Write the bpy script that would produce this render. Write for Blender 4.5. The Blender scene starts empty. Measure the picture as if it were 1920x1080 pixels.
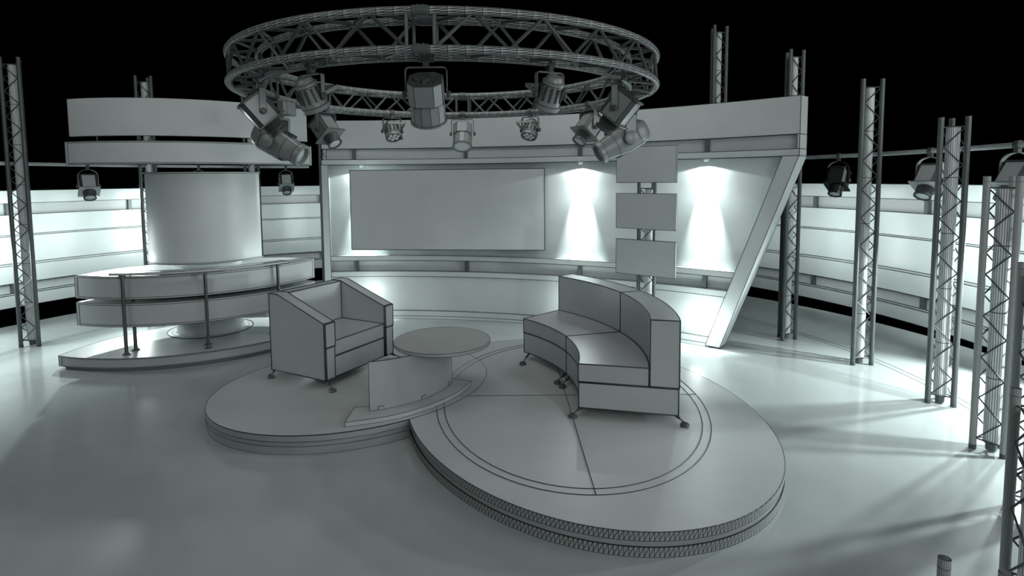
import bpy, bmesh, math, random
from mathutils import Vector, Matrix
random.seed(4)
S = bpy.context.scene
COL = S.collection
PI = math.pi
R = math.radians
SIN = math.sin
COS = math.cos

# ------------------------------------------------------------------ materials
def mat(name, col, rough=.45, metal=0., spec=.4, emit=None, es=0., coat=0.):
    m = bpy.data.materials.new(name); m.use_nodes = True
    nt = m.node_tree; b = nt.nodes['Principled BSDF']
    b.inputs['Roughness'].default_value = rough
    b.inputs['Metallic'].default_value = metal
    b.inputs['Specular IOR Level'].default_value = spec
    if coat: b.inputs['Coat Weight'].default_value = coat; b.inputs['Coat Roughness'].default_value = .08
    # slight procedural mottling so that every surface is a node based paint
    tc = nt.nodes.new('ShaderNodeTexCoord'); nz = nt.nodes.new('ShaderNodeTexNoise')
    nz.inputs['Scale'].default_value = 3.; nz.inputs['Detail'].default_value = 3.
    rp = nt.nodes.new('ShaderNodeValToRGB')
    c = Vector(col[:3])
    rp.color_ramp.elements[0].position = .3; rp.color_ramp.elements[1].position = .7
    rp.color_ramp.elements[0].color = (*(c*.96), 1); rp.color_ramp.elements[1].color = (*(c*1.03), 1)
    nt.links.new(tc.outputs['Object'], nz.inputs['Vector'])
    nt.links.new(nz.outputs['Fac'], rp.inputs['Fac'])
    nt.links.new(rp.outputs['Color'], b.inputs['Base Color'])
    if emit:
        b.inputs['Emission Color'].default_value = (*emit, 1); b.inputs['Emission Strength'].default_value = es
    return m

def math_node(nt, op, a, b=None, c=None):
    n = nt.nodes.new('ShaderNodeMath'); n.operation = op
    for i, v in enumerate((a, b, c)):
        if v is None: continue
        if isinstance(v, (int, float)): n.inputs[i].default_value = v
        else: nt.links.new(v, n.inputs[i])
    return n.outputs[0]

def wire(name, col, line, wu=.1, wv=.06, diag=None, rough=.4, metal=0., rings=True):
    """paint with thin dark seam lines on a UV grid: one cell per UV unit"""
    m = mat(name, col, rough, metal); nt = m.node_tree; b = nt.nodes['Principled BSDF']
    src = b.inputs['Base Color'].links[0].from_socket
    uv = nt.nodes.new('ShaderNodeUVMap'); sp = nt.nodes.new('ShaderNodeSeparateXYZ')
    nt.links.new(uv.outputs['UV'], sp.inputs[0])
    u = math_node(nt, 'FRACT', sp.outputs[0]); v = math_node(nt, 'FRACT', sp.outputs[1])
    f = math_node(nt, 'LESS_THAN', u, wu)
    if rings: f = math_node(nt, 'MAXIMUM', f, math_node(nt, 'LESS_THAN', v, wv))
    if diag:
        d = math_node(nt, 'ABSOLUTE', math_node(nt, 'SUBTRACT', u, v))
        f = math_node(nt, 'MAXIMUM', f, math_node(nt, 'LESS_THAN', d, diag))
    mx = nt.nodes.new('ShaderNodeMixRGB'); mx.inputs['Color2'].default_value = (*line, 1)
    nt.links.new(f, mx.inputs['Fac']); nt.links.new(src, mx.inputs['Color1'])
    nt.links.new(mx.outputs[0], b.inputs['Base Color'])
    return m

SEAM = mat('dark_seam', (.02, .025, .025), .6, spec=.2)
PAINT = mat('grey_set_paint', (.43, .475, .47), .42)
PANEL = mat('grey_panel_satin', (.43, .47, .465), .38, spec=.3)
RECESS = mat('recess_panel_paint', (.38, .415, .412), .35)
WALLM = mat('pale_wall_gloss', (.50, .56, .555), .22, spec=.5)
SCREENM = mat('screen_grey', (.40, .435, .432), .35)
FLOORM = mat('studio_floor_gloss', (.33, .368, .365), .16, spec=.4)
DISC = mat('stage_disc_satin', (.37, .40, .398), .34, spec=.2)
DISCSIDE = mat('stage_rim', (.24, .265, .265), .35)
UPH = mat('grey_upholstery', (.34, .36, .363), .3, spec=.4)
UPHSIDE = mat('grey_upholstery_panel', (.36, .40, .398), .28, spec=.45)
PIPE = mat('dark_piping', (.035, .042, .042), .5)
GLASS = mat('frosted_table_panel', (.30, .345, .34), .2, spec=.5)
TOPM = mat('table_top_grey', (.30, .318, .318), .25)
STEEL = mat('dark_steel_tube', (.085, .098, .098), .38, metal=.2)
LACE = mat('dark_lattice_rod', (.06, .068, .068), .4, metal=.3)
CORE = wire('fluted_light_tube', (.58, .63, .625), (.03, .035, .035), .24, .014, rings=True)
CHORD = wire('ribbed_truss_tube', (.30, .33, .327), (.018, .022, .022), .30, .05, diag=.14)
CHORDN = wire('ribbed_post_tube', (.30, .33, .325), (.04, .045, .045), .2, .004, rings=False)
HATCH = wire('hatched_rim', (.24, .265, .265), (.012, .014, .014), .14, .04, diag=.085)
LAMP = mat('lamp_housing_grey', (.20, .225, .222), .35, metal=.1)
LAMP_LIT = mat('lamp_housing_lit', (.42, .46, .455), .35)  # lamp grey lightened: washer light on the pipe lamps put into the colour
LAMPD = mat('lamp_dark_trim', (.055, .062, .062), .45)
LAMPB = mat('lamp_black_gloss', (.02, .022, .022), .12)
LENS = mat('lamp_lens', (.5, .54, .54), .08, spec=.8)
CHROME = mat('brushed_pole', (.12, .13, .13), .25, metal=.7)
GRAVEL = wire('slotted_trim_ring', (.55, .6, .6), (.03, .03, .03), .14, .12)

# ------------------------------------------------------------------ mesh building
class MB:
    def __init__(s): s.v = []; s.f = []; s.m = []; s.uv = {}
    def add(s, vs, fs, mi=0, uvs=None):
        o = len(s.v); s.v += [Vector(p) for p in vs]
        for k, f in enumerate(fs):
            if uvs: s.uv[len(s.f)] = uvs[k]
            s.f.append([o+i for i in f]); s.m.append(mi)
    def box(s, a, b, mi=0, M=None):
        x0, y0, z0 = a; x1, y1, z1 = b
        vs = [Vector(p) for p in ((x0,y0,z0),(x1,y0,z0),(x1,y1,z0),(x0,y1,z0),(x0,y0,z1),(x1,y0,z1),(x1,y1,z1),(x0,y1,z1))]
        if M: vs = [M @ p for p in vs]
        s.add(vs, [(3,2,1,0),(4,5,6,7),(0,1,5,4),(1,2,6,5),(2,3,7,6),(3,0,4,7)], mi)
        return s
    def prism(s, pts, z0, z1, mi=0, M=None, pts2=None):
        n = len(pts); pts2 = pts2 or pts
        vs = [Vector((p[0], p[1], z0)) for p in pts] + [Vector((p[0], p[1], z1)) for p in pts2]
        if M: vs = [M @ p for p in vs]
        fs = [tuple(range(n-1, -1, -1)), tuple(range(n, 2*n))] + [(i, (i+1) % n, n+(i+1) % n, n+i) for i in range(n)]
        s.add(vs, fs, mi); return s
    def tube(s, path, r, n=8, mi=0, cap=True, closed=False, ulen=None, un=None, vlen=None):
        """tube along a list of points; optional UV cells: un around, vlen metres along"""
        P = [Vector(p) for p in path]; k = len(P); rr = r if isinstance(r, (list, tuple)) else [r]*k
        vs = []; d0 = None; L = [0.]
        for i in range(1, k): L.append(L[-1]+(P[i]-P[i-1]).length)
        up = None
        for i in range(k):
            if closed: t = P[(i+1) % k]-P[i-1]
            else: t = P[min(i+1, k-1)]-P[max(i-1, 0)]
            t.normalize()
            if up is None:
                up = Vector((0, 0, 1)) if abs(t.z) < .9 else Vector((1, 0, 0))
            a = t.cross(up); a.normalize(); b = a.cross(t); b.normalize()
            if abs(t.z) >= .9 or True: up = b
            for j in range(n):
                q = 2*PI*j/n
                vs.append(P[i]+a*(COS(q)*rr[i])+b*(SIN(q)*rr[i]))
        fs = []; uvs = []
        un = un or n; vlen = vlen or .1
        for i in range(k if closed else k-1):
            i2 = (i+1) % k; l1 = L[i]; l2 = L[i+1] if i+1 < k else L[-1]+(P[0]-P[-1]).length
            for j in range(n):
                j2 = (j+1) % n
                fs.append((i*n+j, i2*n+j, i2*n+j2, i*n+j2))
                ua, ub = j*un/n, (j+1)*un/n
                uvs.append(((ua, l1/vlen), (ua, l2/vlen), (ub, l2/vlen), (ub, l1/vlen)))
        if cap and not closed:
            fs.append(tuple(range(n))[::1]); fs.append(tuple(range((k-1)*n, k*n))[::-1])
            uvs.append([(.5, .5)]*n); uvs.append([(.5, .5)]*n)
        s.add(vs, fs, mi, uvs); return s
    def lathe(s, prof, n=24, mi=0, M=None, cap=True, un=None, vn=None):
        """prof: list of (radius, z) revolved about z"""
        vs = []; k = len(prof)
        for (r, z) in prof:
            for j in range(n):
                q = 2*PI*j/n; vs.append(Vector((r*COS(q), r*SIN(q), z)))
        if M: vs = [M @ p for p in vs]
        fs = []; uvs = []
        for i in range(k-1):
            for j in range(n):
                j2 = (j+1) % n; fs.append((i*n+j, i*n+j2, (i+1)*n+j2, (i+1)*n+j))
                a, b = j*(un or n)/n, (j+1)*(un or n)/n
                uvs.append(((a, i), (b, i), (b, i+1), (a, i+1)))
        if cap:
            fs.append(tuple(range(n))[::-1]); fs.append(tuple(range((k-1)*n, k*n)))
            uvs.append([(.5, .5)]*n); uvs.append([(.5, .5)]*n)
        s.add(vs, fs, mi, uvs); return s
    def arc(s, c, r0, r1, a0, a1, z0, z1, n=40, mi=0, a0t=None, a1t=None, un=None):
        """curved slab between radii r0<r1; end angles may differ at the top (slanted ends)"""
        a0t = a0 if a0t is None else a0t; a1t = a1 if a1t is None else a1t
        vs = []
        for i in range(n+1):
            f = i/n; ab = R(a0+(a1-a0)*f); at = R(a0t+(a1t-a0t)*f)
            vs += [(c[0]+r0*COS(ab), c[1]+r0*SIN(ab), z0), (c[0]+r1*COS(ab), c[1]+r1*SIN(ab), z0),
                   (c[0]+r1*COS(at), c[1]+r1*SIN(at), z1), (c[0]+r0*COS(at), c[1]+r0*SIN(at), z1)]
        fs = []
        for i in range(n):
            o = 4*i; p = o+4
            for q in range(4): fs.append((o+q, p+q, p+(q+1) % 4, o+(q+1) % 4))
        fs += [(0, 1, 2, 3), (4*n+3, 4*n+2, 4*n+1, 4*n)]
        s.add(vs, fs, mi); return s
    def build(s, name, mats, parent=None, lines=0., ang=28, smooth=True, loc=None, linemat=None):
        if not isinstance(mats, (list, tuple)): mats = [mats]
        mats = list(mats)
        me = bpy.data.meshes.new(name)
        bm = bmesh.new()
        vv = [bm.verts.new(p) for p in s.v]
        uvl = bm.loops.layers.uv.new('UVMap')
        for k, f in enumerate(s.f):
            try: bf = bm.faces.new([vv[i] for i in f])
            except ValueError: continue
            bf.material_index = s.m[k]
            if k in s.uv:
                for l, c in zip(bf.loops, s.uv[k]): l[uvl].uv = c
        bm.normal_update()
        bmesh.ops.recalc_face_normals(bm, faces=bm.faces[:])
        if lines:
            segs = []
            for e in bm.edges:
                if len(e.link_faces) == 1 or (len(e.link_faces) == 2 and e.calc_face_angle(0) > R(ang)):
                    segs.append((e.verts[0].co.copy(), e.verts[1].co.copy()))
            mats.append(linemat or SEAM); li = len(mats)-1
            for a, b in segs:
                d = b-a; L = d.length
                if L < 1e-5: continue
                d /= L; u = d.cross(Vector((0, 0, 1)) if abs(d.z) < .9 else Vector((1, 0, 0))); u.normalize(); w = d.cross(u)
                r = lines; a2 = a-d*r*.6; b2 = b+d*r*.6
                q = [bm.verts.new(p+u*x*r+w*y*r) for p in (a2, b2) for x, y in ((1, 0), (0, 1), (-1, 0), (0, -1))]
                for i in range(4):
                    bf = bm.faces.new((q[i], q[(i+1) % 4], q[4+(i+1) % 4], q[4+i])); bf.material_index = li
                for bf in (bm.faces.new((q[3], q[2], q[1], q[0])), bm.faces.new(q[4:8])): bf.material_index = li
        for f in bm.faces: f.smooth = smooth
        if smooth:
            for e in bm.edges:
                if len(e.link_faces) == 2 and e.calc_face_angle(0) > R(ang): e.smooth = False
        bm.to_mesh(me); bm.free()
        for m in mats: me.materials.append(m)
        o = bpy.data.objects.new(name, me); COL.objects.link(o)
        if parent: o.parent = parent
        if loc: o.location = loc
        return o

def thing(name, label, cat, loc=(0, 0, 0), rz=0., group=None):
    o = bpy.data.objects.new(name, None); COL.objects.link(o)
    o.location = loc; o.rotation_euler = (0, 0, rz); o.empty_display_size = .1
    o['label'] = label; o['category'] = cat
    if group: o['group'] = group
    return o
def tag(o, label, cat, group=None):
    o['label'] = label; o['category'] = cat
    if group: o['group'] = group
    return o
def struct(o): o['kind'] = 'structure'; return o
def copy_tree(o, parent=None):
    c = o.copy(); COL.objects.link(c)
    if parent: c.parent = parent
    for ch in [x for x in KIDS.get(o.name, [])]:
        copy_tree(ch, c)
    return c
KIDS = {}
def remember(root):
    """note the children of a prototype so that copies are cheap to make"""
    for o in bpy.data.objects:
        if o.parent: KIDS.setdefault(o.parent.name, [])
    KIDS.clear()
    for o in bpy.data.objects:
        if o.parent: KIDS.setdefault(o.parent.name, []).append(o)

def frame(p, d, up=(0, 0, 1)):
    """matrix with local z along d, origin p"""
    d = Vector(d).normalized(); up = Vector(up)
    if abs(d.dot(up)) > .95: up = Vector((0, 1, 0))
    x = up.cross(d).normalized(); y = d.cross(x)
    M = Matrix((x, y, d)).transposed().to_4x4(); M.translation = Vector(p); return M

# ------------------------------------------------------------------ the room
FC = (-1.03, 5.68)
mb = MB(); mb.lathe([(6.74, -.06), (6.74, 0)], 160)
fl = struct(mb.build('floor', FLOORM, lines=0)); fl.location = (FC[0], FC[1], 0)
mb = MB()
for r in (5.24, 5.32):
    mb.arc((0, 0), r, r+.007, 0, 359.99, -.002, .0012, 180)
struct(mb.build('trim_1', SEAM, loc=(FC[0], FC[1], 0)))

WC = (-1.464, 6.756)
A0, A1 = -28, 200
def warc(name, r0, r1, z0, z1, m, parent, lines=.0042):
    b = MB(); b.arc((0, 0), r0, r1, A0, A1, z0, z1, 130); return b.build(name, m, parent, lines=lines)
wall = struct(warc('wall_back', 7.42, 7.50, .02, 1.95, RECESS, None, 0)); wall.location = (WC[0], WC[1], 0)
warc('top_strip', 7.33, 7.46, 1.755, 1.97, WALLM, wall)
warc('wall_panel', 7.35, 7.43, 1.224, 1.56, WALLM, wall)
warc('wall_panel', 7.35, 7.43, .74, 1.196, WALLM, wall)
warc('wall_panel', 7.35, 7.43, .40, .70, WALLM, wall)
warc('ledge', 7.365, 7.43, 1.196, 1.224, PAINT, wall)
warc('ledge', 7.365, 7.43, .70, .74, PAINT, wall)
warc('base_strip', 7.33, 7.46, 0, .227, WALLM, wall)
warc('ledge', 7.32, 7.35, .215, .24, PAINT, wall)
pm = None
for k in range(-2, 13):
    a = 8.2+15*k
    for z0, z1 in ((1.56, 1.755), (.227, .40)):
        b = MB(); b.arc((0, 0), 7.355, 7.43, a-.22, a+.22, z0, z1, 1); b.build('wall_post', RECESS if 0 else STEEL, wall)

# ------------------------------------------------------------------ curved backdrop
BC = (-1.956, 1.362)
def a_in(z): return 44.5+(2.32-z)*(51.1-44.5)/(2.325-.069)
def a_out(z): return 43.1+(2.32-z)*(49.7-43.1)/(2.319-.062)
bd = thing('backdrop_panel', 'long curved studio backdrop with lit niche, header board and slanted right end', 'backdrop', (BC[0], BC[1], 0))
LB = .0036
def barc(name, r0, r1, a1, z0, z1, m, a0=None, a0t=None, lines=LB, n=44):
    b = MB(); lo = a_in(z0) if a0 is None else a0; hi = (a_in(z1) if a0 is None else a0) if a0t is None else a0t
    b.arc((0, 0), r0, r1, lo, a1, z0, z1, n, a0t=hi); return b.build(name, m, bd, lines=lines)
barc('plinth_toe', 7.093, 7.30, 95.2, 0, .045, PANEL, a0=50.9, a0t=50.7)
barc('plinth', 7.093, 7.30, 95.2, .045, .125, PANEL)
barc('lower_panel', 7.125, 7.30, 95.2, .125, .647, PANEL)
barc('lower_rail', 7.093, 7.30, 95.2, .647, .725, PANEL)
barc('recess_panel', 7.16, 7.30, 95.2, .725, .888, RECESS)
barc('sill', 7.093, 7.30, 95.2, .888, .960, PANEL)
barc('niche_panel', 7.19, 7.30, 95.2, .960, 2.32, PANEL)
barc('top_beam', 7.093, 7.30, 95.9, 2.32, 2.397, PANEL, a0=43.1, a0t=43.1)
barc('recess_panel', 7.15, 7.30, 95.4, 2.397, 2.557, RECESS, a0=43.25, a0t=43.25)
barc('end_cap', 7.093, 7.30, 43.32, 2.397, 2.557, PANEL, a0=43.1, a0t=43.1, n=1)
barc('header_board', 7.093, 7.30, 95.85, 2.557, 2.972, PANEL, a0=43.1, a0t=43.1)
b = MB(); b.arc((0, 0), 7.085, 7.32, 95.15, 95.95, 0, 2.32, 1); b.build('end_post', PANEL, bd, lines=LB)
b = MB(); b.arc((0, 0), 7.080, 7.31, a_out(.02), a_in(.02), .02, 2.32, 3, a0t=a_out(2.32), a1t=a_in(2.32)); b.build('slanted_post', PANEL, bd, lines=LB)
for a in (92.1, 78.6, 65.0, 51.5):
    for z0, z1 in ((.725, .888), (2.397, 2.557)):
        if z0 < 1 and a < 52: a2 = 51.6
        b = MB(); b.arc((0, 0), 7.10, 7.155, a-.19, a+.19, z0, z1, 1); b.build('recess_post', STEEL, bd)
# small ceiling downlights in the niche
LAMPS_N = (91.3, 65.0, 51.6)
for a in LAMPS_N:
    x, y = 7.135*COS(R(a)), 7.135*SIN(R(a))
    b = MB(); b.lathe([(.03, 2.285), (.034, 2.30), (.034, 2.32)], 16, M=Matrix.Translation((x, y, 0))); b.build('downlight', PAINT, bd)

# big flat screen in front of the niche
sx0, sy0, sx1, sy1 = -2.215, 8.20, .574, 7.95
W = math.hypot(sx1-sx0, sy1-sy0)
vs = thing('video_screen', 'wide blank grey video screen in the middle of the backdrop niche', 'screen', ((sx0+sx1)/2, (sy0+sy1)/2, 1.087), math.atan2(sy1-sy0, sx1-sx0))
b = MB(); b.box((-W/2, .0, 0), (W/2, .05, 1.147)); b.build('screen_panel', SCREENM, vs, lines=.0045)
for x in (-.9, .9):
    b = MB(); b.box((x-.04, .05, .35), (x+.04, .25, .8)); b.build('wall_bracket', STEEL, vs)

# ------------------------------------------------------------------ elliptical stage discs
def ell_pts(rx, ry, rot, n=160, d=0.):
    o = []
    for i in range(n):
        t = 2*PI*i/n; x = (rx-d)*COS(t); y = (ry-d)*SIN(t); o.append((x*COS(rot)-y*SIN(rot), x*SIN(rot)+y*COS(rot)))
    return o
def disc(name, label, c, rx, ry, rot, top, zs, ncell, hatch, lines):
    t = thing(name, label, 'stage', (c[0], c[1], 0))
    g0, g1 = zs
    P = ell_pts(rx, ry, rot); Q = ell_pts(rx, ry, rot, d=.010)
    b = MB(); b.prism(P, top-.004, top); b.build('deck_top', DISC, t, lines=lines)
    def band(nm, z0, z1, m, pts, cells=None):
        b = MB(); n = len(pts)
        v = [(x, y, z0) for x, y in pts]+[(x, y, z1) for x, y in pts]
        per = [0.]
        for i in range(n): per.append(per[-1]+math.dist(pts[i], pts[(i+1) % n]))
        k = (cells or n)/per[-1]
        fs = [(i, (i+1) % n, n+(i+1) % n, n+i) for i in range(n)]
        uv = [((per[i]*k, 0), (per[i+1]*k, 0), (per[i+1]*k, 1), (per[i]*k, 1)) for i in range(n)]
        fs.append(tuple(range(n, 2*n))); uv.append([(.5, .5)]*n)
        b.add(v, fs, 0, uv); return b.build(nm, m, t, lines=0 if nm == 'groove' else lines*.8, ang=40)
    band('upper_rim', g1, top-.004, hatch, P, ncell)
    band('groove', g0, g1, DISCSIDE, Q)
    band('lower_rim', 0, g0, hatch, P, ncell)
    return t
rd = disc('stage_disc', 'large oval stage platform with hatched rim, ring and cross lines under the curved sofa', (.598, 4.883), 1.93, 1.436, R(-73.5), .150, (.058, .095), 380, HATCH, .0016)
ldt = disc('stage_disc', 'smaller plain oval stage platform under the armchair and round table', (-1.436, 5.372), 1.31, 1.099, R(33.5), .1515, (.062, .10), None, DISCSIDE, .0022)
for rx, ry, nm in ((1.158, 1.617, 'inlay_ring'), (1.093, 1.545, 'inlay_ring')):
    pts = [(x+.555-.598, y+4.973-4.883, .1503) for x, y in ell_pts(rx, ry, 0, 120)]
    b = MB(); b.tube(pts, .0036, 4, closed=True); b.build(nm, SEAM, rd)
for a, c in (((-1.155, .004), (1.155, -.004)), ((.0, -1.617), (-.02, 1.617))):
    b = MB(); b.tube([(a[0]-.043, a[1]+.09, .1503), (c[0]-.043, c[1]+.09, .1503)], .003, 4); b.build('inlay_line', SEAM, rd)

# ------------------------------------------------------------------ furniture feet
def leg(parent, top, foot, zt):
    """splayed bar leg ending in a ribbed dome foot; coordinates local to parent, floor at z=0"""
    b = MB(); t = Vector((top[0], top[1], zt)); f = Vector((foot[0], foot[1], .026))
    mid = t.lerp(f, .55); mid.z = zt*.72
    b.tube([t, mid], .011, 8); b.tube([mid, f], .0055, 8)
    L = b.build('leg', PIPE, parent)
    b = MB(); n = 20; prof = [(.034, 0), (.036, .008), (.033, .016), (.022, .026), (.008, .030)]
    b.lathe(prof, n, M=Matrix.Translation((foot[0], foot[1], 0)))
    for j in range(10):
        q = 2*PI*j/10; p = [Vector((foot[0]+r*COS(q), foot[1]+r*SIN(q), z+.001)) for r, z in prof[1:]]
        b.tube(p, .003, 4, mi=1)
    fo = b.build('foot', [STEEL, CHROME], L)
    return L

# ------------------------------------------------------------------ armchair
D = .1515
ac = thing('armchair', 'boxy grey armchair with sloping arms and dark piping', 'armchair', (-1.685, 5.186, D), math.atan2(.8785, .4778))
AW, AD, AZ = .972, .735, .07
AF, AB = .612, .836
def profile_prism(mb, prof, x0, x1, mi=0):
    n = len(prof)
    v = [(x0, y, z) for y, z in prof]+[(x1, y, z) for y, z in prof]
    mb.add(v, [tuple(range(n)), tuple(range(2*n-1, n-1, -1))]+[(i, n+i, n+(i+1) % n, (i+1) % n) for i in range(n)], mi)
prof = [(0, AZ), (0, AF), (AD-.12, AB), (AD, AB), (AD, AZ)]
aw = .125
LP = .006
for x0 in (0., AW-aw):
    b = MB(); profile_prism(b, prof, x0, x0+aw); b.build('armrest', UPHSIDE, ac, lines=LP, linemat=PIPE)
    b = MB(); b.box((x0+.012, -.012, AZ+.004), (x0+aw-.006, 0.002, .375)); b.build('arm_front_pad', UPHSIDE, ac, lines=LP, linemat=PIPE)
    b = MB(); b.box((x0+.006, -.016, .382), (x0+aw, 0.002, AF-.004)); b.build('arm_front_pad', UPHSIDE, ac, lines=LP, linemat=PIPE)
b = MB(); b.box((aw+.004, .006, AZ), (AW-aw-.004, AD-.02, .268)); b.build('seat_base', UPHSIDE, ac, lines=.006, linemat=PIPE)
b = MB(); b.box((aw+.004, .004, .276), (AW-aw-.004, AD-.13, .42)); b.build('seat_cushion', UPH, ac, lines=.006, linemat=PIPE)
b = MB(); b.box((aw+.002, AD-.13, .276), (AW-aw-.002, AD, AB-.004)); b.build('backrest', UPHSIDE, ac, lines=LP, linemat=PIPE)
for tp, ft in (((.03, .03), (-.03, -.12)), ((.03, AD-.03), (-.035, AD-.03)), ((AW-.03, .03), (AW+.02, -.09)), ((AW-.03, AD-.03), (AW+.03, AD-.02))):
    leg(ac, tp, ft, AZ)

# ------------------------------------------------------------------ curved sofa
SC = (-1.03, 4.91)
sf = thing('sofa', 'curved two-section grey sofa with high back and dark piping', 'sofa', (SC[0], SC[1], .150))
Rf, Rj, Ro = 1.672, 2.24, 2.465
zb, zm, zs_, zt = .07, .285, .437, .829
secs = ((-13.2, 14.75), (14.85, 42.4))
for a0, a1 in secs:
    b = MB(); b.arc((0, 0), Rf+.004, Ro-.004, a0, a1, zb, zm-.004, 16); b.build('seat_base', UPHSIDE, sf, lines=.0052, linemat=PIPE)
    b = MB(); b.arc((0, 0), Rf, Rj-.008, a0, a1, zm+.004, zs_, 16); b.build('seat_cushion', UPH, sf, lines=.0052, linemat=PIPE)
    b = MB(); b.arc((0, 0), Rj, Ro, a0, a1, zm+.004, zt, 16); b.build('backrest', UPHSIDE, sf, lines=.0052, linemat=PIPE)
def sp(r, a): return (r*COS(R(a)), r*SIN(R(a)))
def rel(p): return (p[0]-SC[0], p[1]-SC[1])
for tp, ft in ((sp(Rf+.04, -12.2), rel((.548, 4.50))), (sp(Ro-.04, -12.6), rel((1.405, 4.315))),
               (sp(Rf+.04, 13.2), rel((.532, 5.16))), (sp(Ro-.05, 13.5), sp(Ro+.03, 12.6)),
               (sp(Rf+.04, 16.4), rel((.495, 5.26))), (sp(Ro-.05, 16.1), sp(Ro+.03, 17)),
               (sp(Rf+.05, 40.6), rel((.187, 5.825))), (sp(Ro-.05, 41.4), sp(Ro+.02, 42.6))):
    leg(sf, tp, ft, zb)

# ------------------------------------------------------------------ round table on a curved panel
tb = thing('coffee_table', 'round grey coffee table on an upright curved panel and crescent base', 'table', (-1.0, 4.9, D))
def cpt(p): return (p[0]+1.0, p[1]-4.9)
front = [(-1.27, 4.349), (-1.09, 4.405), (-.905, 4.481), (-.75, 4.592), (-.613, 4.718), (-.461, 4.915), (-.385, 5.07), (-.325, 5.249)]
back = [(-.505, 5.305), (-.56, 5.15), (-.66, 4.99), (-.80, 4.85), (-.97, 4.73), (-1.161, 4.661), (-1.27, 4.649)]
def smooth_curve(pts, n):
    out = []
    for i in range(len(pts)-1):
        p0 = Vector(pts[max(i-1, 0)]); p1 = Vector(pts[i]); p2 = Vector(pts[i+1]); p3 = Vector(pts[min(i+2, len(pts)-1)])
        for k in range(n):
            t = k/n; out.append(tuple(.5*((2*p1)+(p2-p0)*t+(2*p0-5*p1+4*p2-p3)*t*t+(3*p1-p0-3*p2+p3)*t**3)))
    return out+[pts[-1]]
poly = [cpt(p) for p in smooth_curve(front, 3)+smooth_curve(back, 3)]
b = MB(); b.prism(poly, 0, .0385); b.build('base_slab', DISC, tb, lines=.0022)
pc = cpt((-1.368, 5.421)); a0 = math.degrees(math.atan2(4.565-5.421, -1.125+1.368)); a1 = math.degrees(math.atan2(5.211-5.421, -.502+1.368))
b = MB(); b.arc(pc, .879, .891, a0, a1, .0385, .452, 22); b.build('support_panel', GLASS, tb, lines=.0022)
for f in (.1, .52, .93):
    a = R(a0+(a1-a0)*f); M = Matrix.Translation((pc[0]+.891*COS(a), pc[1]+.891*SIN(a), .0385)) @ Matrix.Rotation(a, 4, 'Z')
    b = MB(); b.box((0, -.022, 0), (.006, .022, .03), M=M); b.build('clip', GLASS, tb, lines=.0016)
b = MB(); c = cpt((-.573, 5.105)); b.lathe([(.437, .452), (.44, .456), (.44, .478), (.437, .482)], 72, M=Matrix.Translation((c[0], c[1], 0))); b.build('table_top', TOPM, tb, lines=0)
b = MB()
b.tube([(c[0]+.4395*COS(2*PI*i/72), c[1]+.4395*SIN(2*PI*i/72), .481) for i in range(72)], .0022, 4, closed=True)
b.tube([(c[0]+.4395*COS(2*PI*i/72), c[1]+.4395*SIN(2*PI*i/72), .453) for i in range(72)], .0016, 4, closed=True); b.build('edge_line', SEAM, tb)

# ------------------------------------------------------------------ news desk on its platform
KC = (-4.344, 8.144)
def lens(r, a0, a1, sag, n=36):
    """outline: front arc about the desk centre closed by a shallower back arc"""
    P = [(r*COS(R(a0+(a1-a0)*i/n)), r*SIN(R(a0+(a1-a0)*i/n))) for i in range(n+1)]
    A = Vector(P[0]); B = Vector(P[-1]); ch = (B-A); h = ch.length/2; u = ch.normalized(); nn = Vector((-u.y, u.x))
    rb = (h*h+sag*sag)/(2*sag); c = A+u*h+nn*(sag-rb); q = math.asin(min(1, h/rb))
    if sag > h: q = PI-q
    for i in range(1, n):
        t = q-2*q*i/n; p = c+(u*SIN(t)+nn*COS(t))*rb; P.append((p.x, p.y))
    return P
def inset_lens(r, a0, a1, sag, d): return lens(r-d, a0+1.2, a1-1.2, sag-d*.3)
pf = thing('desk_platform', 'low curved platform step under the presenter desk', 'platform', (KC[0], KC[1], 0))
b = MB(); b.prism(lens(1.965, -108.7, -14.5, .88), 0, .034); b.build('toe_kick', DISCSIDE, pf, lines=.002)
b = MB(); b.prism(lens(2.0, -110.3, -13, .92), .034, .15); b.build('deck', DISC, pf, lines=.003)
def frame_lines(parent, r, a0, a1, z0, z1, d, rad=.0028, name='edge_trim'):
    b = MB(); n = 34
    for z in (z0+d, z1-d):
        b.tube([((r+.001)*COS(R(a0+(a1-a0)*i/n)), (r+.001)*SIN(R(a0+(a1-a0)*i/n)), z) for i in range(n+1)], rad, 4)
    for a in (a0, a1):
        b.tube([((r+.001)*COS(R(a)), (r+.001)*SIN(R(a)), z0+d), ((r+.001)*COS(R(a)), (r+.001)*SIN(R(a)), z1-d)], rad, 4)
    return b.build(name, SEAM, parent)
frame_lines(pf, 2.0, -108.9, -14.4, .034, .15, .012)

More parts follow.
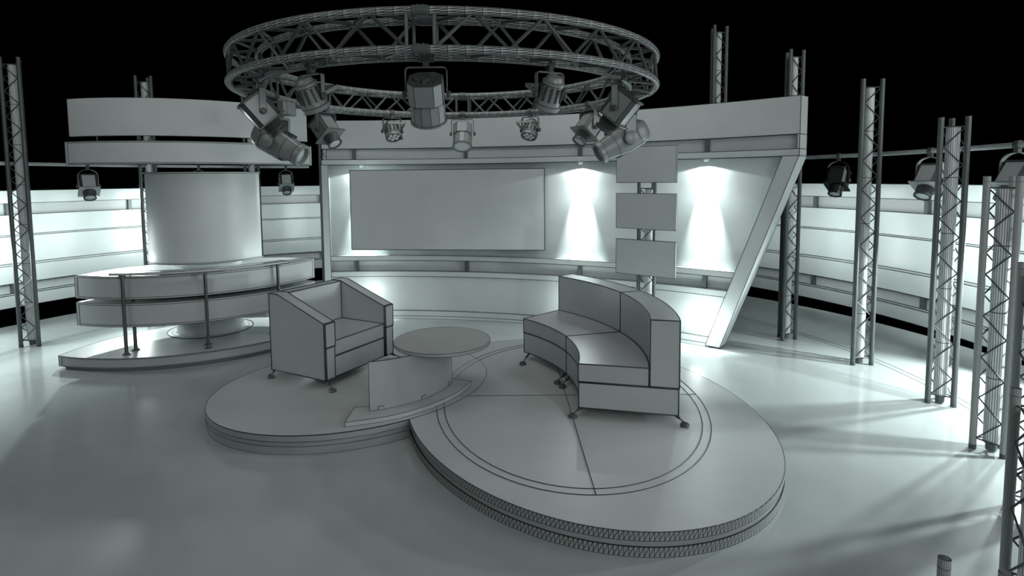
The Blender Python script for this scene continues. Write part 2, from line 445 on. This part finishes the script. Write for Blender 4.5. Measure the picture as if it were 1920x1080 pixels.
dk = thing('presenter_desk', 'curved presenter desk of two grey shelves with steel posts and a counter rail', 'desk', (KC[0], KC[1], .15))
for nm, z0, z1 in (('lower_drum', .295, .565), ('upper_drum', .613, .878)):
    b = MB(); b.prism(lens(1.77, -110.6, -12.8, .62), z0, z1); o = b.build(nm, PANEL, dk, lines=.003)
    frame_lines(o, 1.77, -109.2, -14.2, z0, z1, .02)
for a in (-88.2, -61.8, -35.9):
    for r, h, nm in ((1.85, .905, 'post'), (1.68, .62, 'post')):
        M = Matrix.Translation((r*COS(R(a)), r*SIN(R(a)), 0))
        b = MB(); b.lathe([(.019, .012), (.019, h)], 16, M=M); o = b.build(nm, CHROME, dk)
        b = MB(); b.lathe([(.044, 0), (.044, .008), (.026, .012), (.022, .03)], 20, M=M); b.build('flange', STEEL, o)
        if r > 1.8:
            b = MB(); M2 = Matrix.Rotation(R(a), 4, 'Z'); b.box((1.70, -.012, .885), (1.90, .012, .908), M=M2); b.build('bracket', STEEL, o)
b = MB(); b.arc((0, 0), 1.76, 1.90, -91.6, -32.0, .910, .934, 30); b.build('counter_rail', PANEL, dk, lines=.003)

tw = thing('display_tower', 'round column carrying a tall convex curved screen behind the presenter desk', 'display', (-3.9, 7.42, .15))
b = MB(); b.lathe([(.40, 0), (.40, .97)], 64); b.build('column', PANEL, tw)
b = MB(); b.lathe([(.30, .97), (.30, 1.95)], 48); b.build('column_core', PANEL, tw)
b = MB(); n = 96
v = []; fs = []; uv = []
for i, (r, z) in enumerate(((.402, .003), (.452, .006), (.505, .003))):
    v += [(r*COS(2*PI*j/n), r*SIN(2*PI*j/n), z) for j in range(n)]
for i in range(2):
    for j in range(n):
        j2 = (j+1) % n; fs.append((i*n+j, (i+1)*n+j, (i+1)*n+j2, i*n+j2)); uv.append(((j, i), (j, i+1), (j+1, i+1), (j+1, i)))
b.add(v, fs, 0, uv); b.build('slotted_ring', GRAVEL, tw)
b = MB(); b.lathe([(.503, 0), (.512, 0), (.512, .008), (.503, .008)], 64, cap=False); b.build('ring_edge', SEAM, tw)
tc = (-.021, .085)
b = MB(); b.arc(tc, .728, .756, -123.4, -9.2, .965, 2.045, 44); b.build('curved_screen', PANEL, tw, lines=0)
b = MB(); b.arc(tc, .70, .768, -124, -8.6, 2.045, 2.062, 44); b.build('top_trim', PAINT, tw, lines=.003)
b = MB(); b.arc(tc, .66, .768, -124, -8.6, .952, .965, 44); b.build('bottom_trim', PAINT, tw, lines=.003)
for a in (-110, -66, -22):
    b = MB(); b.tube([(tc[0]*.3+.30*COS(R(a)), tc[1]*.3+.30*SIN(R(a)), 1.5), (tc[0]+.73*COS(R(a)), tc[1]+.73*SIN(R(a)), 1.5)], .015, 8); b.build('screen_arm', STEEL, tw)

# overhead curved boards
ob = thing('overhead_board', 'tall plain curved board hanging highest above the presenter desk', 'board', (KC[0], KC[1], 2.614))
b = MB(); b.arc((0, 0), 1.73, 1.77, -108.3, -14.9, 0, .419, 40); b.build('board_face', PANEL, ob, lines=.0022)
for a in (-98, -26):
    b = MB(); b.tube([(1.70*COS(R(a)), 1.70*SIN(R(a)), -.06), (1.72*COS(R(a)), 1.72*SIN(R(a)), .1)], .008, 6); b.build('link_rod', STEEL, ob)
ob2 = thing('overhead_board', 'narrow framed curved board hanging just below the tall plain one', 'board', (KC[0], KC[1], 2.30))
b = MB(); b.arc((0, 0), 1.66, 1.77, -111, -12, 0, .257, 40); b.build('board_face', PANEL, ob2, lines=.003)
frame_lines(ob2, 1.77, -109.6, -13.4, 0, .257, .014)

# ------------------------------------------------------------------ triangular trusses
def truss(name, label, posts, h, group=None, near=False, core_h=None):
    cx = sum(p[0] for p in posts)/3; cy = sum(p[1] for p in posts)/3
    t = thing(name, label, 'truss', (cx, cy, 0), 0, group)
    P = [(p[0]-cx, p[1]-cy) for p in posts]
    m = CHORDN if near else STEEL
    for x, y in P:
        b = MB()
        b.tube([(x, y, 0), (x, y, h)], .0235, 20, cap=False, un=20, vlen=50); b.lathe([(.019, h-.03), (.019, h-.0001)], 16, M=Matrix.Translation((x, y, 0)), mi=1)
        b.lathe([(.0245, 0), (.0245, .035)], 20, M=Matrix.Translation((x, y, 0)), mi=1, cap=False)
        b.lathe([(.0245, h-.04), (.0245, h-.037)], 20, M=Matrix.Translation((x, y, 0)), mi=1, cap=False)
        b.build('post', [m, LAMPD], t)
    b = MB(); b.tube([(0, 0, .07), (0, 0, (core_h or h-.09))], .053, 26, un=22, vlen=.5); b.build('core_tube', CORE, t)
    b = MB(); b.lathe([(.034, .012), (.036, .03), (.036, .07)], 20); b.build('core_foot', STEEL, t)
    for i in range(3):
        A = Vector((*P[i], 0)); B = Vector((*P[(i+1) % 3], 0)); d = (B-A).normalized()
        A2 = A+d*.022; B2 = B-d*.022
        b = MB(); z = .09; top = h-.10; n = max(2, round((top-z)/.156)); st = (top-z)/n; pts = []
        for k in range(n+1):
            q = A2 if k % 2 == 0 else B2; pts.append((q.x, q.y, z+st*k))
        for k in range(n): b.tube([pts[k], pts[k+1]], .0055, 6)
        b.tube([(A2.x, A2.y, .085), (B2.x, B2.y, .085)], .006, 6); b.tube([(A2.x, A2.y, h-.085), (B2.x, B2.y, h-.085)], .006, 6)
        b.build('lattice', LACE, t)
    return t
def tri(a, b, side=1):
    """third corner of the equilateral triangle on edge a-b"""
    a = Vector(a); b = Vector(b); m = (a+b)/2; d = b-a; n = Vector((-d.y, d.x))*side
    c = m+n*.866; return [tuple(a), tuple(b), tuple(c)]
def tri_c(c, ang, s=.203):
    """triangle about c with its front edge at heading ang and the third post behind"""
    d = Vector((COS(R(ang)), SIN(R(ang)))); n = Vector((-d.y, d.x)); m = Vector(c)-n*s*.289
    return [tuple(m-d*s/2), tuple(m+d*s/2), tuple(m+n*s*.866)]
TR = [
 ('tall lattice truss tower at the far left edge, before the bright wall', tri((-6.195, 7.125), (-5.994, 7.156)), 3.65, 0),
 ('lattice truss tower just left of the convex curved screen, rising above the overhead boards', tri_c((-5.30, 8.53), 14), 3.65, 0),
 ('lattice truss tower right of the convex curved screen, mostly hidden by the overhead boards', tri_c((-4.22, 9.56), 22), 3.65, 0),
 ('lattice truss tower behind the left end of the backdrop', tri_c((-3.18, 10.2), 25), 3.62, 0),
 ('tallest lattice truss tower, rising behind the backdrop header', tri_c((3.0, 8.06), 18), 4.175, 0),
 ('lattice truss tower behind the slanted right end of the backdrop', [(3.552, 7.118), (3.742, 7.179), (3.610, 7.325)], 3.655, 0),
 ('lattice truss tower standing alone on the open floor, second right of the backdrop', tri((3.86, 6.16), (4.062, 6.155)), 3.127, 0),
 ('lattice truss tower with brighter fluted core, third right of the backdrop', tri((3.90, 5.098), (4.061, 4.999)), 2.607, 0),
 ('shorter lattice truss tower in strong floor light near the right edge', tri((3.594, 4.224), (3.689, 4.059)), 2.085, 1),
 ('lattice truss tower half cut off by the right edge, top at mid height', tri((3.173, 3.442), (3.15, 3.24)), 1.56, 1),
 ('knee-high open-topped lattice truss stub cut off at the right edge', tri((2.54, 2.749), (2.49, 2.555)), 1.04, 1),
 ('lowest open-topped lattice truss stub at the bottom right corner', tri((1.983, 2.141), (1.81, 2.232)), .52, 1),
 ('truss column carrying the three stacked monitors before the backdrop', tri_c((1.757, 6.857), -39), 2.05, 0),
]
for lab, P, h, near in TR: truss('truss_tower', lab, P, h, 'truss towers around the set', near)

# three monitors
mx0, my0, mx1, my1 = 1.39, 7.0, 1.982, 6.52
mw = math.hypot(mx1-mx0, my1-my0)
for z, lab in ((2.037, 'topmost of the three blank monitors on the truss column'), (1.480, 'middle one of the three blank monitors on the truss column'), (.920, 'lowest of the three blank monitors on the truss column, above the sofa')):
    m = thing('monitor', lab, 'monitor', ((mx0+mx1)/2, (my0+my1)/2, z), math.atan2(my1-my0, mx1-mx0), 'monitors on the truss column')
    b = MB(); b.box((-mw/2, 0, 0), (mw/2, .03, .426)); b.build('housing', PANEL, m, lines=.0026)
    b = MB(); b.box((-mw/2+.006, -.002, .006), (mw/2-.006, .001, .42)); b.build('screen', SCREENM, m)
    b = MB(); b.box((-.06, .03, .14), (.06, .062, .29)); b.build('mount_plate', STEEL, m)

# ------------------------------------------------------------------ light bar around the set
BR = 5.4; BZ = 2.342
tag_bar = []
for a0, a1, lab, in ((118, 190, 'grey lighting pipe crossing behind the overhead boards on the left'), (-30, 27, 'grey lighting pipe running right from the backdrop past the truss towers')):
    b = MB(); n = 48
    b.tube([(BR*COS(R(a0+(a1-a0)*i/n)), BR*SIN(R(a0+(a1-a0)*i/n)), BZ) for i in range(n+1)], .024, 14)
    tag(b.build('lighting_pipe', PAINT, loc=(FC[0], FC[1], 0)), lab, 'pipe')

# ------------------------------------------------------------------ circular overhead truss
RC = (-.487, 5.286); RO, RI_ = 1.835, 1.61; ZT, ZB = 3.10, 2.874; TRR = .0255
rt = thing('circular_truss', 'large round overhead lighting truss hanging above the stage', 'truss', (RC[0], RC[1], 0))
def rp(r, a, z): return (r*COS(R(a)), r*SIN(R(a)), z)
for r, z, nm in ((RO, ZT, 'outer_chord'), (RO, ZB, 'outer_chord'), (RI_, ZT, 'inner_chord'), (RI_, ZB, 'inner_chord')):
    b = MB(); b.tube([rp(r, i*360/180, z) for i in range(180)], TRR, 14, closed=True, un=10, vlen=2*PI*r/110); b.build(nm, CHORD, rt)
def lacing(nm, fa, fb, mat_=LACE):
    n = 12
    for q in range(4):
        b = MB(); s0 = q*90+2.7; st = (90-5.4)/n
        b.tube([fa(s0-.1), fb(s0-.1)], .0125, 8)
        for k in range(n):
            a = s0+st*k; c = a+st
            p, r_ = (fa(a+.4), fb(c-.4)) if k % 2 == 0 else (fb(a+.4), fa(c-.4))
            b.tube([p, r_], .0115, 8)
        b.tube([fa(s0+90-5.3), fb(s0+90-5.3)], .0125, 8)
        b.build(nm, mat_, rt)
lacing('lacing', lambda a: rp(RO, a, ZB+.02), lambda a: rp(RO, a, ZT-.02))
lacing('lacing', lambda a: rp(RI_, a, ZT-.02), lambda a: rp(RI_, a, ZB+.02))
lacing('lacing', lambda a: rp(RI_+.02, a, ZT), lambda a: rp(RO-.02, a, ZT))
lacing('lacing', lambda a: rp(RO-.02, a, ZB), lambda a: rp(RI_+.02, a, ZB))
for q in range(4):
    for r, z in ((RO, ZT), (RO, ZB), (RI_, ZT), (RI_, ZB)):
        b = MB(); da = 1.5*RO/r
        b.tube([rp(r, q*90-da, z), rp(r, q*90, z), rp(r, q*90+da, z)], .031, 14)
        for s in (-1, 1): b.tube([rp(r, q*90+s*da*.35, z-.034), rp(r, q*90+s*da*.35, z+.034)], .006, 6, mi=0)
        b.build('coupler', STEEL, rt)

# ------------------------------------------------------------------ lamps
def clamp(parent, r=.026):
    b = MB()
    b.lathe([(r+.003, -.02), (r+.012, -.02), (r+.012, .02), (r+.003, .02)], 18, M=Matrix.Rotation(PI/2, 4, 'Y'), cap=False)
    b.box((-.018, -.022, -.062), (.018, .022, -.030)); b.box((-.014, -.05, -.008), (.014, -.028, .008))
    b.tube([(0, -.04, 0), (.0, -.06, .03)], .006, 6)
    b.build('clamp', LAMPD, parent)
def yoke(parent, w, drop, sw=.045, top=-.064, bow=False, nm='yoke', m=None):
    """flat strap bent into a U; arms at x = +-w"""
    b = MB(); t = .005; h = sw/2
    if bow:
        pts = []
        for i in range(13):
            q = PI*i/12; pts.append((-w*COS(q), 0, top-w*.8+w*.8*SIN(q)))
        pts = [(-w, 0, -drop)]+pts+[(w, 0, -drop)]
    else:
        c = .02; pts = [(-w, 0, -drop), (-w, 0, top-c), (-w+c*.3, 0, top-c*.3), (-w+c, 0, top), (w-c, 0, top), (w-c*.3, 0, top-c*.3), (w, 0, top-c), (w, 0, -drop)]
    k = len(pts); vs = []
    for i in range(k):
        a = Vector(pts[max(i-1, 0)]); c2 = Vector(pts[min(i+1, k-1)]); d = (c2-a).normalized(); nn = Vector((d.z, 0, -d.x))*t/2; p = Vector(pts[i])
        vs += [p+nn+Vector((0, -h, 0)), p+nn+Vector((0, h, 0)), p-nn+Vector((0, h, 0)), p-nn+Vector((0, -h, 0))]
    fs = [(4*i+q, 4*i+4+q, 4*i+4+(q+1) % 4, 4*i+(q+1) % 4) for i in range(k-1) for q in range(4)]+[(0, 1, 2, 3), (4*k-1, 4*k-2, 4*k-3, 4*k-4)]
    b.add(vs, fs); o = b.build(nm, m or LAMP, parent, lines=.0012, ang=40)
    for s in (-1, 1):
        b = MB(); b.lathe([(.02, 0), (.024, .006), (.024, .018), (.016, .024)], 16, M=frame((s*w, 0, -drop+.01), (s, 0, 0))); b.build('knob', LAMPD, parent)
    return o
def headM(drop, tilt):
    """local +z of the head = beam direction; aimed towards +y and down by tilt"""
    return frame((0, 0, -drop), (0, COS(R(tilt)), -SIN(R(tilt))), (1, 0, 0))
def roundish(w, h, ch):
    return [(-w+ch, -h), (w-ch, -h), (w, -h+ch), (w, h-ch), (w-ch, h), (-w+ch, h), (-w, h-ch), (-w, -h+ch)]
def box_spot(tilt, black=False, bow=False, pale=False):
    t = thing('box_spotlight', '', 'spotlight')
    body, trim = (LAMPB, LAMPB) if black else (LAMP_LIT if pale else LAMP, LAMPD)
    clamp(t); drop = .30 if bow else .245; M = headM(drop, tilt); yoke(t, .118, drop+.01, .05, bow=bow, m=trim if black else body)
    b = MB(); b.prism(roundish(.098, .105, .028), -.125, .085, M=M)
    # dark corner strips sit on the chamfers
    for sx in (-1, 1):
        for sy in (-1, 1):
            q = [(sx*.0995, sy*.078), (sx*.0715, sy*.1065), (sx*.0705, sy*.105), (sx*.098, sy*.077)]
            b.prism(q, -.123, .083, mi=1, M=M)
    b.build('housing', [body, trim], t, lines=.0016, ang=25)
    b = MB(); b.prism(roundish(.122, .125, .006), .085, .093, M=M); b.build('front_plate', body, t, lines=.0018)
    b = MB(); b.prism(roundish(.108, .113, .03), -.14, -.125, M=M); b.box((-.03, -.03, -.155), (.03, .03, -.14), M=M); b.build('rear_cover', trim, t, lines=.0016)
    b = MB(); prof = [(.075, .093)]
    for i in range(6): prof += [(.078, .096+i*.011), (.072, .102+i*.011)]
    prof += [(.066, .165), (.066, .178), (.079, .180), (.079, .200), (.062, .200), (.060, .19)]
    b.lathe(prof, 32, M=M, cap=False); b.build('lens_barrel', trim, t)
    b = MB(); b.lathe([(.001, .199), (.03, .197), (.061, .190)], 24, M=M, cap=False); b.build('lens', LENS, t)
    return t
def par_can(tilt):
    t = thing('par_spotlight', '', 'spotlight')
    clamp(t); drop = .215; M = headM(drop, tilt) @ Matrix.Diagonal((.86, .86, .80, 1)); yoke(t, .108, drop+.01, .032)
    # second strap folded back
    b = MB(); M3 = Matrix.Translation((0, 0, -drop+.01)) @ Matrix.Rotation(R(-62), 4, 'X')
    for s in (-1, 1): b.box((s*.103-.0025, -.014, 0), (s*.103+.0025, .014, .16), M=M3)
    b.box((-.103, -.014, .155), (.103, .014, .16), M=M3); b.build('rear_bracket', LAMP, t, lines=.0012)
    b = MB()
    b.lathe([(.02, -.17), (.05, -.17), (.066, -.155), (.074, -.13), (.088, -.125), (.09, -.10), (.083, -.095), (.088, -.05), (.096, .02), (.102, .07)], 32, M=M)
    for j in range(12):
        q = 2*PI*j/12
        b.box((.086, -.007, -.085), (.104, .007, .03), mi=1, M=M @ Matrix.Rotation(q, 4, 'Z'))
    b.build('housing', [LAMP, LAMPD], t, lines=.0012, ang=30)
    b = MB(); b.lathe([(.102, .07), (.109, .072), (.109, .112), (.098, .114), (.096, .10)], 32, M=M, cap=False); b.build('front_ring', LAMP, t, lines=.0014, ang=50)
    b = MB(); b.lathe([(.0, .098), (.097, .1)], 32, M=M, cap=False); b.build('face_plate', LAMPD, t)
    for j in range(7):
        q = 2*PI*j/6; r = 0 if j == 6 else .058
        b = MB(); b.lathe([(.025, .1), (.024, .108), (.012, .114), (.001, .115)], 14, M=M @ Matrix.Translation((r*COS(q), r*SIN(q), 0)), cap=False); b.build('lens', LENS, t)
    b = MB(); b.box((-.015, -.125, .06), (.015, -.10, .13), M=M); b.build('filter_latch', LAMPD, t)
    return t
def oct_can(tilt):
    t = thing('studio_floodlight', '', 'spotlight')
    clamp(t); drop = .235; M = headM(drop, tilt); yoke(t, .132, drop+.01, .03)
    O = lambda w, h, c: roundish(w, h, c)
    b = MB(); b.prism(O(.118, .108, .048), -.10, .04, M=M); b.build('rear_housing', LAMP, t, lines=.0018, ang=20)
    b = MB(); n = 12; P = [(.113*COS(2*PI*(j+.5)/n), .113*SIN(2*PI*(j+.5)/n)) for j in range(n)]
    b.prism(P, .04, .175, M=M); b.build('front_housing', LAMP, t, lines=.0016, ang=20)
    b = MB(); b.lathe([(.106, .175), (.119, .177), (.119, .187), (.096, .189), (.094, .178)], 36, M=M, cap=False)
    b.build('front_rim', LAMP, t, lines=.0012, ang=50)
    b = MB(); b.lathe([(.001, .182), (.095, .182)], 32, M=M, cap=False); b.build('lens', LENS, t)
    b = MB(); b.prism(O(.11, .10, .048), -.106, -.10, M=M)
    b.lathe([(.055, -.125), (.06, -.12), (.06, -.106)], 28, M=M @ Matrix.Translation((0, -.02, 0)))
    for x in (-.085, -.065): b.lathe([(.009, -.128), (.009, -.106)], 10, M=M @ Matrix.Translation((x, .0, 0)), mi=1)
    for x, y in ((-.06, .06), (0, .07), (.07, .06), (.04, .08)): b.box((x-.012, y-.004, -.108), (x+.012, y+.004, -.106), mi=1, M=M)
    b.build('rear_plate', [LAMPD, STEEL], t, lines=.0012, ang=40)
    return t
def moving_head(tilt):
    t = thing('moving_head_light', '', 'spotlight')
    clamp(t)
    b = MB(); b.prism([(-.08, -.10), (.08, -.10), (.10, -.07), (.10, .13), (.08, .16), (-.08, .16), (-.10, .13), (-.10, -.07)], -.175, -.06); b.build('base', LAMP, t, lines=.0016)
    b = MB(); b.box((.0995, -.02, -.155), (.103, .08, -.08)); b.build('display', LAMPB, t, lines=.0016)
    b = MB(); b.lathe([(.07, -.195), (.07, -.175)], 24); b.build('pan_bearing', LAMPD, t)
    drop = .42
    for s in (-1, 1):
        b = MB(); x0, x1 = (s*.135, s*.17) if s > 0 else (-.17, -.135)
        pr = [(-.05, -.195), (.05, -.195), (.045, -drop), (.03, -drop-.04), (0, -drop-.055), (-.03, -drop-.04), (-.045, -drop)]
        n = len(pr); v = [(x0, y, z) for y, z in pr]+[(x1, y, z) for y, z in pr]
        b.add(v, [tuple(range(n)), tuple(range(2*n-1, n-1, -1))]+[(i, n+i, n+(i+1) % n, (i+1) % n) for i in range(n)])
        b.build('yoke_arm', LAMP, t, lines=.0016)
        b = MB(); b.lathe([(.062, 0), (.062, .012), (.05, .02)], 28, M=frame((s*.168, 0, -drop), (s, 0, 0))); b.build('pivot_cover', LAMP, t, lines=.0014, ang=50)
    b = MB(); b.box((-.17, -.05, -.215), (.17, .05, -.195)); b.build('yoke_bridge', LAMP, t, lines=.0016)
    M = headM(drop, tilt)
    b = MB(); n = 16
    sect = [(-.235, .045, .04), (-.225, .075, .062), (-.18, .11, .10), (-.10, .128, .125), (.02, .13, .128), (.12, .118, .112), (.20, .100, .097), (.235, .094, .092)]
    vs = []
    for z, a, c in sect:
        for j in range(n):
            q = 2*PI*j/n; e = .75
            vs.append(M @ Vector((a*math.copysign(abs(COS(q))**e, COS(q)), c*math.copysign(abs(SIN(q))**e, SIN(q)), z)))
    k = len(sect); fs = [(i*n+j, i*n+(j+1) % n, (i+1)*n+(j+1) % n, (i+1)*n+j) for i in range(k-1) for j in range(n)]+[tuple(range(n))[::-1], tuple(range((k-1)*n, k*n))]
    b.add(vs, fs); b.build('head', LAMP, t, lines=0)
    b = MB()
    for sct in (3, 5, 7):
        z, a, c = sect[sct]
        b.tube([M @ Vector(((a+.001)*math.copysign(abs(COS(2*PI*j/32))**.75, COS(2*PI*j/32)), (c+.001)*math.copysign(abs(SIN(2*PI*j/32))**.75, SIN(2*PI*j/32)), z)) for j in range(32)], .0014, 4, closed=True)
    for j in (2, 6, 10, 14):
        b.tube([vs[i*n+j] for i in range(k)], .0014, 4)
    b.build('panel_seam', SEAM, t)
    for s in (-1, 1):
        b = MB()
        for i in range(9): b.box((s*.112-.004, -.05+i*.0115, .04), (s*.128+.004, -.045+i*.0115, .14), M=M)
        b.build('vent_grille', LAMPD, t)
    b = MB(); b.lathe([(.094, .235), (.108, .238), (.108, .285), (.100, .288), (.078, .286), (.076, .25)], 32, M=M, cap=False); b.build('lens_ring', LAMP, t, lines=.0016, ang=50)
    b = MB(); b.lathe([(.001, .268), (.04, .264), (.077, .255)], 28, M=M, cap=False); b.build('lens', LENS, t)
    return t

def hang(t, p, aim, label, group):
    """put a lamp at hanging point p with its beam heading (degrees) aim"""
    t.location = p; t.rotation_euler = (0, 0, R(aim-90)); t['label'] = label; t['group'] = group; return t
G1 = 'lamps on the circular truss'; G2 = 'spotlights on the lighting pipe'
def on_ring(a): return (RC[0]+RI_*COS(R(a)), RC[1]+RI_*SIN(R(a)), ZB)
protoA = oct_can(58); protoP = par_can(60); protoB = box_spot(50); protoM = moving_head(28)
protoB2 = box_spot(56, bow=True, pale=True); protoK = box_spot(62, black=True, bow=True)
remember(None)
used = set()
def place(proto, p, aim, label, group):
    if proto.name not in used: used.add(proto.name); o = proto
    else: o = copy_tree(proto)
    return hang(o, p, aim, label, group)
place(protoA, on_ring(270), 90, 'big octagonal studio lamp hanging at the front of the circular truss, nearest the viewer', G1)
place(protoA, on_ring(90), 270, 'round-faced can lamp hanging at the back of the circular truss before the header board', G1)
place(protoP, on_ring(240), 60, 'finned par lamp seen from behind, front left of the circular truss', G1)
place(protoP, on_ring(300), 120, 'finned par lamp seen from behind, front right of the circular truss', G1)
place(protoP, on_ring(120), 300, 'small par lamp with seven lenses facing us, back left of the circular truss', G1)
place(protoP, on_ring(60), 240, 'small par lamp with seven lenses facing us, back right of the circular truss', G1)
place(protoB, on_ring(210), 28, 'large square box spotlight aimed down right, left side of the circular truss', G1)
place(protoB, on_ring(330), 152, 'large square box spotlight aimed down left, right side of the circular truss', G1)
place(protoB, on_ring(150), 330, 'square box spotlight facing us at the back left of the circular truss', G1)
place(protoB, on_ring(30), 210, 'square box spotlight facing us at the back right of the circular truss', G1)
place(protoM, on_ring(180), -8, 'long rounded moving head lamp aimed right, left end of the circular truss', G1)
place(protoM, on_ring(0), 188, 'long rounded moving head lamp aimed left, right end of the circular truss', G1)
def on_bar(a): return (FC[0]+BR*COS(R(a)), FC[1]+BR*SIN(R(a)), BZ)
for a, aim, proto, lab in BARLAMPS if 'BARLAMPS' in globals() else (
    (153.9, 312, protoB2, 'square spotlight on the pipe at the far left, over the bright wall'),
    (137.3, 305, protoB2, 'square spotlight on the pipe hidden behind the top of the convex screen'),
    (122.3, 296, protoB2, 'square spotlight on the pipe between the convex screen and the backdrop'),
    (15.3, 222, protoK, 'black glossy square spotlight on the right-hand pipe beside the lone truss tower'),
    (1.6, 205, protoB2, 'brightly lit square spotlight on the right-hand pipe left of the brighter fluted truss'),
    (-9.8, 192, protoB2, 'square spotlight on the pipe cut off by the right edge')):
    place(proto, on_bar(a), aim, lab, G2)

# ------------------------------------------------------------------ lights
def area(name, loc, tgt, size, power, col=(1, 1, 1), sy=None, spread=180):
    l = bpy.data.lights.new(name, 'AREA'); l.energy = power; l.color = col; l.shape = 'RECTANGLE'; l.size = size; l.size_y = sy or size
    l.spread = R(spread)
    o = bpy.data.objects.new(name, l); COL.objects.link(o); o.location = loc
    o.rotation_euler = (Vector(tgt)-Vector(loc)).to_track_quat('-Z', 'Y').to_euler(); return o
def spot(name, loc, tgt, deg, power, blend=.3, col=(1, 1, 1), rad=.02):
    l = bpy.data.lights.new(name, 'SPOT'); l.energy = power; l.color = col; l.spot_size = R(deg); l.spot_blend = blend; l.shadow_soft_size = rad
    o = bpy.data.objects.new(name, l); COL.objects.link(o); o.location = loc
    o.rotation_euler = (Vector(tgt)-Vector(loc)).to_track_quat('-Z', 'Y').to_euler(); return o
COOL = (.90, 1, .99)
area('ceiling_fill', (-.4, 5.2, 6.8), (-.4, 5.2, 0), 7.5, 24, (1, .985, .985))  # added overhead fill, stands in for ambient light under the black world
area('front_fill', (3.6, -3.6, 3.0), (.8, 6, .9), 5.0, 245, (.98, 1, 1), sy=4)  # added fill behind the camera, brightens surfaces that face it
area('right_fill', (7.5, 2.5, 4.0), (0, 6, .8), 4, 150, (.98, 1, 1))  # added unseen fill from the right, no fixture there
area('left_fill', (-5.0, 0.0, 5.6), (-1, 4.5, 0), 4, 78, (.98, 1, 1))  # added unseen fill from the left, balances the floor and desk side
area('backdrop_fill', (-.2, 5.3, 4.7), (0, 8.2, .3), 3.0, 24, (1, .985, .985), sy=1.2, spread=130)  # added fill above the ring truss, lifts the backdrop and floor before it
area('desk_fill', (-4.6, 5.2, 4.9), (-4.2, 7.0, .3), 2.4, 6, (.98, 1, 1), sy=1.2, spread=110)  # added weak fill over the desk, brightens its platform
def pol(r, z, a): return (BC[0]+r*COS(R(a)), BC[1]+r*SIN(R(a)), z)
def pc_(c, r, a, z): return (c[0]+r*COS(R(a)), c[1]+r*SIN(R(a)), z)
# niche downlights
for a in LAMPS_N:
    spot('niche_light', pol(7.11, 2.235, a), pol(7.115, 0, a), 160, 20, .08, COOL, .012)
    spot('niche_light', pol(7.03 if a > 90 else 6.85, 1.95, a), pol(7.19, 1.6, a), 172, 7 if a > 90 else 11, 1, COOL, .06)
    spot('niche_light', pol(7.06, 2.25, a), pol(7.20, 1.2, a), 36, 800, 1, COOL, .015)
    spot('niche_light', pol(7.06, 2.25, a), pol(7.22, 1.75, a), 34, 130, 1, COOL, .015)
    spot('niche_light', pol(7.10, 2.20, a), pol(7.14, 3, a), 70, 1.2, .9, COOL, .01)
for a, z, pw in ((90.4, .4, 7), (65, .4, 9), (51.4, .35, 14)):
    l = bpy.data.lights.new('plinth_light', 'POINT'); l.energy = pw; l.color = COOL; l.shadow_soft_size = .06
    o = bpy.data.objects.new('plinth_light', l); COL.objects.link(o); o.location = pol(6.85, z, a)
spot('tower_uplight', (-4.70, 6.80, 1.12), (-4.30, 6.90, 1.35), 150, 6, 1, COOL, .03)
spot('tower_uplight', (-2.90, 7.16, 1.12), (-3.20, 7.36, 1.35), 150, 4, 1, COOL, .03)
# wall washers just inside the bright wall
for a, pw in ((164, 26), (157, 10), (149, 6), (141, 20), (129, 6), (117, 5), (107, 12), (30, 4), (18.7, 12), (9.5, 3), (1.5, 18), (-9, 8)):
    area('wall_washer', pc_(WC, 6.55, a, 1.25), pc_(WC, 7.3, a, 1.2), .35, pw, COOL, sy=1.3)
# floor spots between the towers and the wall
spot('floor_spot', (5.35, 5.35, 1.15), (3.6, 5.1, 0), 110, 520, .5, COOL, .07)
spot('floor_spot', (4.95, 3.9, 1.15), (3.3, 4.3, 0), 110, 330, .5, COOL, .07)
spot('floor_spot', (-7.3, 6.7, 1.1), (-5.9, 6.9, 0), 110, 150, .5, COOL, .15)
spot('floor_spot', (-6.2, 9.0, 1.9), (-4.7, 7.0, .9), 70, 620, .6, COOL, .05)
spot('floor_spot', (-2.5, 9.9, 2.0), (-2.9, 7.7, .9), 70, 560, .6, COOL, .05)
spot('floor_spot', (-5.35, 8.25, .52), (-4.5, 6.9, .2), 120, 22, .6, COOL, .05)
spot('floor_spot', (-3.0, 8.75, .52), (-3.3, 7.2, .2), 120, 30, .6, COOL, .05)

w = bpy.data.worlds.new('world'); S.world = w; w.use_nodes = True
w.node_tree.nodes['Background'].inputs[0].default_value = (0, 0, 0, 1); w.node_tree.nodes['Background'].inputs[1].default_value = 0

# ------------------------------------------------------------------ camera
F_PX, CX, CY = 1063.5, 944.7, 415.6
cam = bpy.data.cameras.new('camera'); co = bpy.data.objects.new('camera', cam); COL.objects.link(co)
cam.sensor_width = 36; cam.lens = 36*F_PX/1920; cam.clip_start = .05; cam.clip_end = 100
cam.shift_x = (960-CX)/1920; cam.shift_y = -(540-CY)/1920
p, ro = R(4.34988), R(-.50193)
r0 = Vector((1, 0, 0)); fw = Vector((0, COS(p), -SIN(p))); u0 = Vector((0, SIN(p), COS(p)))
rr = r0*COS(ro)+u0*SIN(ro); uu = -r0*SIN(ro)+u0*COS(ro)
M = Matrix((rr, uu, -fw)).transposed().to_4x4(); M.translation = (0, 0, 2.10)
co.matrix_world = M
S.camera = co
S.view_settings.view_transform = 'Standard'; S.view_settings.look = 'None'; S.view_settings.exposure = 0; S.view_settings.gamma = 1
S.view_settings.use_curve_mapping = False
